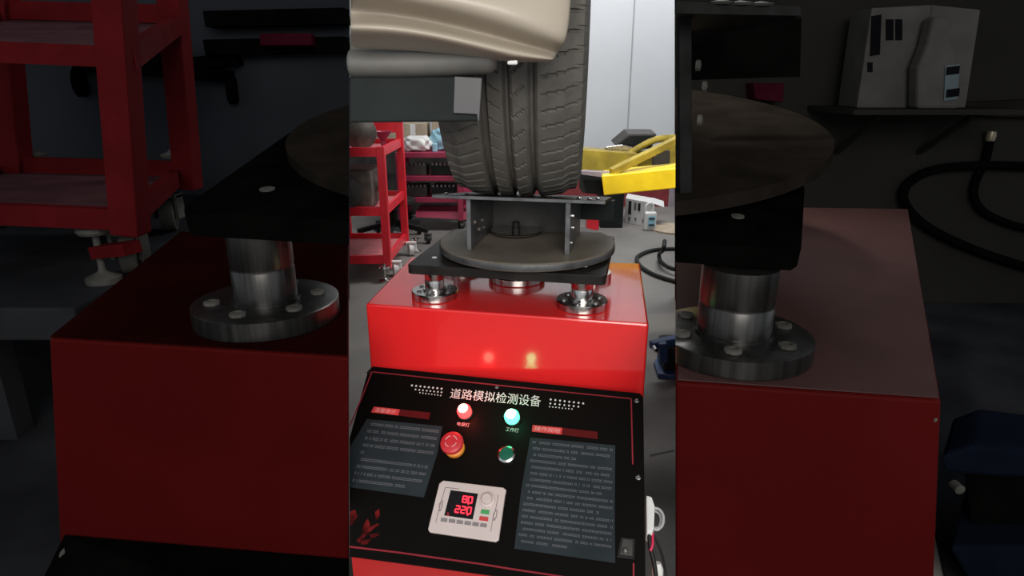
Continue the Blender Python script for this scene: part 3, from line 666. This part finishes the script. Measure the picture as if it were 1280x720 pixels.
for i in range(6):
    x = 553 + i * 9.8; y = 649 + i * 1.35; dq('key', [(x, y), (x + 7.6, y + 1), (x + 7, y + 5.4), (x - .8, y + 4.4)], .006, .0072, 'grey')
for pts in ([(558, 611), (553.5, 626), (549.5, 640), (546, 655)], [(624, 620), (621, 636), (617, 650), (614.5, 666)], [(558, 611), (575, 613)]): dq('bezel_groove', strip(pts, .7), .006, .0063, 'bline')
for cx, cy in ((552.3, 633.5), (620, 645.5)):
    dq('side_clip', strip([(cx + 1.6, cy - 7), (cx - 2.2, cy - 1), (cx - 1.8, cy + 7)], .8), .006, .0066, 'bline')
    dq('side_clip', strip([(cx + 2.4, cy - 6), (cx + 1.4, cy + 2), (cx - 1, cy + 7)], .8), .006, .0066, 'bline')
# latch recess at the right
lt = pq('latch_plate', [(776, 672), (794, 674), (793, 700), (771, 697)], 0, .003, 'hose', bevel=.0008)
pq('latch_pocket', [(779, 674.5), (791, 676), (790.5, 696), (775, 694)], .003, .0036, 'dark', lt)
lathe('latch_pin', [(.004, .003), (.004, .006), (.0025, .008), (0, .0085)], q(782, 690), 'steel', lt, ax=N, seg=14)
# socket and plug on the console's right side
sk = q(812, 655, -.03)
so = thing('white_plug', 'white power plug with a clear cable loop on the right side of the console', 'plug', sk)
A = [q(807.5, 617, -.006), q(815, 619, -.006), q(818.5, 630, -.006), q(817.5, 656, -.006), q(815, 663, -.006), q(808, 663, -.006)]
prism('plug_body', A, off(A, (0, .0, -.02)), 'cloth', so, bevel=.002)
tube('cable_loop', [q(817, 632, -.01), q(824, 634, -.01), q(829, 642, -.01), q(828, 653, -.01), q(822, 659, -.01), q(817, 658, -.01)], .0025, 'clear', so)
tube('cable_loop', [q(818, 634, -.016), q(824, 638, -.016), q(826, 646, -.016), q(823, 654, -.016), q(818, 655, -.016)], .0018, 'clear', so)
tag(tube('power_cable', [q(811, 662, -.012), q(813, 680, -.02), q(818, 700, -.03), q(822, 730, -.05)], .0035, 'hose'), 'thick black power cable hanging down from the white plug', 'cable')
tag(tube('thin_cable', [q(817, 664, -.02), q(826, 680, -.035), q(832, 700, -.06), q(836, 730, -.07)], .002, 'hose'), 'thin black cable curving outermost to the right of the console', 'cable')
tag(tube('red_wire', [q(815.5, 662, -.014), q(815.5, 676, -.016), q(812.5, 684, -.018)], .0022, 'wirer'), 'short red wire under the white plug', 'cable')
tag(lathe('cable_tie_bundle', [(.005, 0), (.009, .01), (.009, .025), (.005, .035)], q(821, 712, -.075), 'cloth', None, ax=(0, .2, 1), seg=20), 'coil of white cable bundled below the plug at the bottom of the frame', 'cable coil')

# ============================================================ THE LEFT DARK BAY
# machine in dimmed red, flush right side
TIL = math.radians(9); TN = Vector((0, -math.sin(TIL), math.cos(TIL)))
mL = thing('dimmed_test_machine', 'dimmed red test machine with black half turntable, left of the bright red machine', 'machine', (-.6, 1.2, 0))
def housing(front_top, back_top, front_low, mp, mf, mt, Yl=None):
    ft = [hz(x, y, .6) for x, y in front_top]; bt = [hz(x, y, .6) for x, y in back_top]
    e = (ft[1] - ft[0]); fn = Vector((e.y, -e.x, 0)).normalized()
    fl_ = [pl(x, y, ft[0], fn) for x, y in front_low]
    bl_ = [b_ + (l - f) for b_, l, f in zip(bt, fl_, ft)]
    bm = nb(); v = [bm.verts.new(p) for p in (ft[0], ft[1], bt[1], bt[0], fl_[0], fl_[1], bl_[1], bl_[0])]
    for f in ((0, 1, 2, 3), (4, 7, 6, 5), (0, 4, 5, 1), (1, 5, 6, 2), (2, 6, 7, 3), (3, 7, 4, 0)): bm.faces.new([v[i] for i in f])
    h = link('housing', bm, mf, mp, bevel=.005)
    cv = [p + Vector((0, 0, .001)) for p in (ft[0].lerp(bt[1], .004), ft[1].lerp(bt[0], .004), bt[1].lerp(ft[0], .004), bt[0].lerp(ft[1], .004))]
    prism('top_reflection_sheet', cv, off(cv, (0, 0, .002)), mt, mp)  # added thin sheet, its colour paints the reflection on the housing top
    lo = min(p.z for p in fl_ + bl_)
    pl_ = [Vector((p.x, p.y, 0)) for p in (fl_[0].lerp(bl_[1], .06), fl_[1].lerp(bl_[0], .06), bl_[1].lerp(fl_[0], .06), bl_[0].lerp(fl_[1], .06))]
    prism('plinth', pl_, [Vector((p.x, p.y, lo + .03)) for p in pl_], 'dblack', mp)
    return ft, fn
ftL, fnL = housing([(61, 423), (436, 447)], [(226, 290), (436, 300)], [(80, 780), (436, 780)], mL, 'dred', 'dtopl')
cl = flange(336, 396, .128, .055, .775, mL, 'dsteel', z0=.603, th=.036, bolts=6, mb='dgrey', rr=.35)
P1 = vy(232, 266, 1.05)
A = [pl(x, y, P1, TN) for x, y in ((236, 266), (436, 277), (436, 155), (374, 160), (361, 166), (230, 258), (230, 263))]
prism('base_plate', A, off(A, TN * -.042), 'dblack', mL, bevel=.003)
lathe('screw', [(.014, 0), (.014, .002), (0, .003)], pl(334, 237, P1, TN), 'dgrey', mL, ax=TN, seg=14)
P2 = vy(436, 231, 1.12)
pts = []
for i in range(40):
    x = 436 - (436 - 356.6) * math.sin(math.pi / 2 * i / 39); pts.append((x, 181 + 78 * math.sqrt(max(0, 1 - ((x - 700) / 343.5) ** 2))))
pts += [(x, 362 - y) for x, y in pts[::-1]]
pts = [p for i, p in enumerate(pts) if i == 0 or (Vector(p) - Vector(pts[i - 1])).length > .2]
A = [pl(x, y, P2, TN) for x, y in pts]
prism('turntable', A, off(A, TN * -.022), 'ddisc', mL)
# its own console top, black, at the foot
A = [pl(x, y, ftL[0] + fnL * .004, fnL) for x, y in ((80, 668), (436, 698))]
nn_ = fnL; s0 = A[0]; s1 = A[1]
cb = [s0, s1, pl(436, 800, s1 + fnL * .16, fnL), pl(20, 790, s0 + fnL * .13, fnL)]
cp = prism('console_panel', cb, off(cb, (0, 0, -.012)), 'dblack', mL, bevel=.003)
n3 = (cb[1] - cb[0]).cross(cb[3] - cb[0]).normalized(); n3 = n3 if n3.z > 0 else -n3
l3 = [pl(x, y, s0, n3) + n3 * .0008 for x, y in ((100, 687), (436, 719), (436, 721), (99, 689))]
prism('border_line', l3, off(l3, n3 * .0008), 'dpink', mL)
l3 = [pl(x, y, s0, n3) + n3 * .0008 for x, y in ((100, 687), (102, 687), (90, 722), (88, 722))]
prism('border_line', l3, off(l3, n3 * .0008), 'dpink', mL)
lathe('panel_screw', [(.011, 0), (.011, .002), (0, .003)], pl(82, 692, s0, n3), 'dgrey', mL, ax=n3, seg=14)

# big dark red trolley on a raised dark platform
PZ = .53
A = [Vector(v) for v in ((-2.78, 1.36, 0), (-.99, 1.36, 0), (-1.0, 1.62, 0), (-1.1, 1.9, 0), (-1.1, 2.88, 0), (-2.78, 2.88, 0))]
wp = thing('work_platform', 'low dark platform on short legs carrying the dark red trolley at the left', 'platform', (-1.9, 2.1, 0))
prism('platform_top', off(A, (0, 0, PZ - .08)), off(A, (0, 0, PZ)), 'dfloor', wp, bevel=.006)
for x, y in ((-2.7, 1.44), (-1.5, 1.7), (-1.2, 2.8), (-2.7, 2.8)): box('leg', (x, y, (PZ - .08) / 2 + .003), (.07, .07, PZ - .086), 'dfloor', wp)
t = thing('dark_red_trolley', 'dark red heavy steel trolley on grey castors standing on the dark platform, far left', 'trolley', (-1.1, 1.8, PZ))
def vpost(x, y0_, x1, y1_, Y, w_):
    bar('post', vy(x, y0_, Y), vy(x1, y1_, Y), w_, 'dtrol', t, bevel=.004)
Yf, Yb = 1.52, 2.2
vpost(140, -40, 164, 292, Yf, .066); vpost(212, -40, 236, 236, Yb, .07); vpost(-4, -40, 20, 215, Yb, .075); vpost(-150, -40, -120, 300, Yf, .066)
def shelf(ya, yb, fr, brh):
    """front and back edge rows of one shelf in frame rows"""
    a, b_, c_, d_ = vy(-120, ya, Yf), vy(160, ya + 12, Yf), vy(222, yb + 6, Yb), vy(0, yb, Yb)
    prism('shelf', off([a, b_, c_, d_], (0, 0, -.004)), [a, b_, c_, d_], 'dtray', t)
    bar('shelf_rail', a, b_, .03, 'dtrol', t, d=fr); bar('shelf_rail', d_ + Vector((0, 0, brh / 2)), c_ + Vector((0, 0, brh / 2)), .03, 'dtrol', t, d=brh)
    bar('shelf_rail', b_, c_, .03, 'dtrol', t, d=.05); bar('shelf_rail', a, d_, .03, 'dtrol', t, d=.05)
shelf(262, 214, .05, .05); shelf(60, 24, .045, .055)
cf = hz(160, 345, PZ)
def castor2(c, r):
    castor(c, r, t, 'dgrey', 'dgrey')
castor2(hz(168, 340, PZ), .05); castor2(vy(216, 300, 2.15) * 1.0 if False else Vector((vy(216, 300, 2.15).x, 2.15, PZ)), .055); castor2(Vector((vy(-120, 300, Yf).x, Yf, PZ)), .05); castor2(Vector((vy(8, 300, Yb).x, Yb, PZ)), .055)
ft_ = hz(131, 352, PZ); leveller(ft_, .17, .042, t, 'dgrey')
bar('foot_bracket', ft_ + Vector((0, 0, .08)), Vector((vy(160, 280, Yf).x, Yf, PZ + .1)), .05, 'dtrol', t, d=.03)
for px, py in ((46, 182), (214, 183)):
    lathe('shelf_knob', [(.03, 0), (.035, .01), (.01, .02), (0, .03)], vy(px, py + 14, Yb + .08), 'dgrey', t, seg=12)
# stool base hung on the dark wall
k2 = thing('hanging_stool_base', 'black stool base with castors hung on the dimmed wall behind the dimmed red trolley', 'stool', vy(200, 100, WY))
for P in (((95, 80), (290, 96)), ((100, 78), (230, 70)), ((200, 84), (300, 74))): bar('leg', vy(*P[0], WY - .04), vy(*P[1], WY - .04), .07, 'dblack', k2, d=.05, bevel=.006)
for px, py in ((100, 103), (290, 112)): lathe('castor_wheel', [(.05, -.02), (.06, -.015), (.06, .015), (.05, .02)], vy(px, py, WY - .04), 'dblack', k2, ax=(1, .3, 0), seg=20)
k2 = thing('wall_rack', 'very dark wooden rack with two boards on the dimmed wall above the black turntable', 'rack', vy(340, 60, WY))
for y in (25, 60): bar('board', vy(262, y, WY - .06), vy(434, y - 4, WY - .06), .10, 'dblack', k2, d=.06)
tag(box('crimson_box', vy(360, 50, WY - .16), (.20, .08, .045), 'dpink', bevel=.006), 'dimmed red box lying on the dark wall rack at the left', 'box')

# ============================================================ THE RIGHT DARK BAY
mR = thing('dimmed_turntable_machine', 'dimmed red test machine with painted top reflection and brown turntable, right of the bright red machine', 'machine', (.7, 1.1, 0))
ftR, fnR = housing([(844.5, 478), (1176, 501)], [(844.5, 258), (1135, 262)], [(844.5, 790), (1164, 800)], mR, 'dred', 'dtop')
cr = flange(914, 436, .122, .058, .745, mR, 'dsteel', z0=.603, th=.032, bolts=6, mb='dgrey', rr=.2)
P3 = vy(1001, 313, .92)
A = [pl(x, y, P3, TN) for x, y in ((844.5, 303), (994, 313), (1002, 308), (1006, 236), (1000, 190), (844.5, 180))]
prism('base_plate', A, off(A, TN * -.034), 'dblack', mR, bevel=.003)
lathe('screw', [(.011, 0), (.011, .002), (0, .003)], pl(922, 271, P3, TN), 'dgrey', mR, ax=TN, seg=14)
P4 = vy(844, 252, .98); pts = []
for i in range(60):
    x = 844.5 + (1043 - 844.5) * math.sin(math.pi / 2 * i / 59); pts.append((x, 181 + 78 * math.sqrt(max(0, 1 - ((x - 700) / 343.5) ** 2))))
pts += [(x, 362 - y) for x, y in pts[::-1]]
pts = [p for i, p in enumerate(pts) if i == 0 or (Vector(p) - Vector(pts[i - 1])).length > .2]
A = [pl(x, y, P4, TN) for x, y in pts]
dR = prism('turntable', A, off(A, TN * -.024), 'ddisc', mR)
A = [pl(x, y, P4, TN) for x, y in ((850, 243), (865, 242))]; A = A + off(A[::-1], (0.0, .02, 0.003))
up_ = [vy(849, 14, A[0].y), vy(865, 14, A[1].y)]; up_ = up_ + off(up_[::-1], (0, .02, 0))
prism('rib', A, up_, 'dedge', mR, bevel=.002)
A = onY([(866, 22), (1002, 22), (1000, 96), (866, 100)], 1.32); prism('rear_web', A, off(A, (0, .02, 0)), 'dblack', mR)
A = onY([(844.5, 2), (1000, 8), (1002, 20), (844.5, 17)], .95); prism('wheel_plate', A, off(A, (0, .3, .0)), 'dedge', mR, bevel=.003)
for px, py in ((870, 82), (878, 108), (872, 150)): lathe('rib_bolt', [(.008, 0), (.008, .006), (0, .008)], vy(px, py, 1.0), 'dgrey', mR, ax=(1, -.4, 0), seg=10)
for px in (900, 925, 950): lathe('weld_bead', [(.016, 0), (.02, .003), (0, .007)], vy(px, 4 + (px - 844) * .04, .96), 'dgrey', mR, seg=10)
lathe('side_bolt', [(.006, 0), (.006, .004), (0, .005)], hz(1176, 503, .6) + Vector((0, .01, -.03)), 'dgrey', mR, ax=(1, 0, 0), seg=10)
A = onY([(942, 104), (981, 104), (979, 128), (944, 124)], 2.8); tag(prism('crimson_block', A, off(A, (0, .1, 0)), 'dpink', bevel=.004), 'dimmed red block on the dimmed wall just behind the brown turntable', 'block')
# carton on a wall bracket
cs = thing('wall_shelf', 'thin dark shelf on the dimmed brown wall under the dimmed white carton', 'shelf', vy(1150, 140, 2.7))
A = [Vector((vy(1068, 137, 2.5).x, 2.5, 0)), Vector((vy(1290, 137, 2.5).x, 2.5, 0)), Vector((vy(1290, 137, 2.5).x, 2.9, 0)), Vector((vy(1068, 137, 2.5).x, 2.9, 0))]
SZ = vy(1150, 136, 2.55).z; A = [Vector((p.x, p.y, SZ)) for p in A]
prism('board', off(A, (0, 0, -.02)), A, 'dwall2', cs)
for x in (A[0].x + .15, A[1].x - .15): bar('bracket', (x, 2.6, SZ - .03), (x, 2.89, SZ - .2), .02, 'dwall2', cs)
k = thing('dimmed_carton', 'dimmed white printed carton on the dark wall shelf at upper right', 'carton', Vector((vy(1130, 130, 2.65).x, 2.65, SZ)))
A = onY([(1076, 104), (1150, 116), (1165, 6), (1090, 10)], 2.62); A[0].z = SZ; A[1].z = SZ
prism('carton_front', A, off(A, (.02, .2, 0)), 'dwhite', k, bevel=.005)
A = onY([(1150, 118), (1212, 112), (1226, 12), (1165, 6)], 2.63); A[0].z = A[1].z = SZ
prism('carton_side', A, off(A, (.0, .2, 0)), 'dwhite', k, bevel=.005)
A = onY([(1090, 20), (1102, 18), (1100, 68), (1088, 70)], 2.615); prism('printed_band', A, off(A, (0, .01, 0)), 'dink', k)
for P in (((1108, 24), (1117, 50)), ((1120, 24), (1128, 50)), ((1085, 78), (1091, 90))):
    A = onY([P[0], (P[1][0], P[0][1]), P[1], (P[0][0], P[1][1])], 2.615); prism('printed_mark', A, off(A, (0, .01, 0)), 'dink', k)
k = thing('dimmed_jug', 'dimmed white jug with dimmed blue label before the dimmed white carton at upper right', 'jug', Vector((vy(1175, 135, 2.55).x, 2.55, SZ)))
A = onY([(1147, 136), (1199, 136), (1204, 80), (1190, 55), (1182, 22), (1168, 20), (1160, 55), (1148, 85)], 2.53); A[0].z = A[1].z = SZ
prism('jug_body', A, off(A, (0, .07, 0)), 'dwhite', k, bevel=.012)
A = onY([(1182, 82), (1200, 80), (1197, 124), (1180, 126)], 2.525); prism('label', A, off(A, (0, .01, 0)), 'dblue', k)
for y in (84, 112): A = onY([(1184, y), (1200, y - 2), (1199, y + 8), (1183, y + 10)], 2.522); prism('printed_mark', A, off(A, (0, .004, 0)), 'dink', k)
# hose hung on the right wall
tag(tube('wall_hose', [vy(x, y, WY - .04) for x, y in ((1330, 210), (1280, 208), (1220, 207), (1165, 213), (1133, 232), (1132, 256), (1160, 284), (1210, 309), (1270, 330), (1340, 350))], .02, 'dhose'), 'thick dimmed black hose looping over the dimmed wall at the right edge', 'hose')
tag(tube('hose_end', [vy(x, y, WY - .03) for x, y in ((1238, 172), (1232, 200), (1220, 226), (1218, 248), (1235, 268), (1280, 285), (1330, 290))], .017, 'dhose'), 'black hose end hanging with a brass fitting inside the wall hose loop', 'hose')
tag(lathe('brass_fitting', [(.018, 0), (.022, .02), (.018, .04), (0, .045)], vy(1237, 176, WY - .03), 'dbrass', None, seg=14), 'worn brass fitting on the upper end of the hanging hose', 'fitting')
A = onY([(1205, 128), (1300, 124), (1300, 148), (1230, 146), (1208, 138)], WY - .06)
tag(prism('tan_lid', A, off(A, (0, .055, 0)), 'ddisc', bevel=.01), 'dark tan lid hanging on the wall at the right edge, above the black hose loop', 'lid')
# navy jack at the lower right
k = thing('navy_jack', 'dimmed blue cast jack on the floor at the lower right corner', 'jack', hz(1240, 700, 0))
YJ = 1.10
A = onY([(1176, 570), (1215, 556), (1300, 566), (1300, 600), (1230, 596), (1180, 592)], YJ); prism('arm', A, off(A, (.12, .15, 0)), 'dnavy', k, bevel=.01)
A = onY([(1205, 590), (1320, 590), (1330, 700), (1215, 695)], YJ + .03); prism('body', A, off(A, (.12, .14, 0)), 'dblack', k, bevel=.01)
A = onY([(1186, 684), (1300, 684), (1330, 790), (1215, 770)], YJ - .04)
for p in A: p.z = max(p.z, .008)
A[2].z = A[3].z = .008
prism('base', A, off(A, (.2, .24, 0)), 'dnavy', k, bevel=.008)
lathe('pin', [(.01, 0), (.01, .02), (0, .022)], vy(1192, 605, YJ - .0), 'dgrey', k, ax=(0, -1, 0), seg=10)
# added dark sheets, standing in for dimness on the side floor
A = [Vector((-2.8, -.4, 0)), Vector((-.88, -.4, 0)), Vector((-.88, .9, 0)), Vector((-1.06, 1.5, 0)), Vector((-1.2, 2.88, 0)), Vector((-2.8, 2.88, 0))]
tag(prism('dark_floor_sheet', A, off(A, (0, 0, .006)), 'dfloor', bevel=.002), 'added dark sheet dimming the floor left of the dimmed red machine', 'mat')
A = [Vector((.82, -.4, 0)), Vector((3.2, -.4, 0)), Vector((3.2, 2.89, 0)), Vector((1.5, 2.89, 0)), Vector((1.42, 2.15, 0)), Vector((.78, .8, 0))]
tag(prism('dark_floor_sheet', A, off(A, (0, 0, .006)), 'dfloor', bevel=.002), 'added dark sheet dimming the floor right of the dimmed red turntable machine', 'mat')

# the two bay machines end flush on the side that faces the bright one: trim their parts to that flat side
def trim_flush(root, x, sign):
    a = ray(x, 0); b_ = ray(x, 720); n = a.cross(b_).normalized()
    if n.x * sign < 0: n = -n
    for o in list(root.children) + [c_ for ch in root.children for c_ in ch.children]:
        if o.type != 'MESH': continue
        offs = Vector(); w_ = o
        while w_ is not None: offs += w_.location; w_ = w_.parent
        bm = nb(); bm.from_mesh(o.data)
        res = bmesh.ops.bisect_plane(bm, geom=bm.verts[:] + bm.edges[:] + bm.faces[:], plane_co=CAM - offs, plane_no=n, clear_inner=True)
        cut = [e for e in res['geom_cut'] if isinstance(e, bmesh.types.BMEdge)]
        if cut: bmesh.ops.edgeloop_fill(bm, edges=cut) if len(cut) > 2 else None
        if bm.verts: bm.to_mesh(o.data); bm.free()
        else: bm.free(); bpy.data.objects.remove(o)
trim_flush(mR, 844.3, 1)
trim_flush(mL, 436.2, -1)
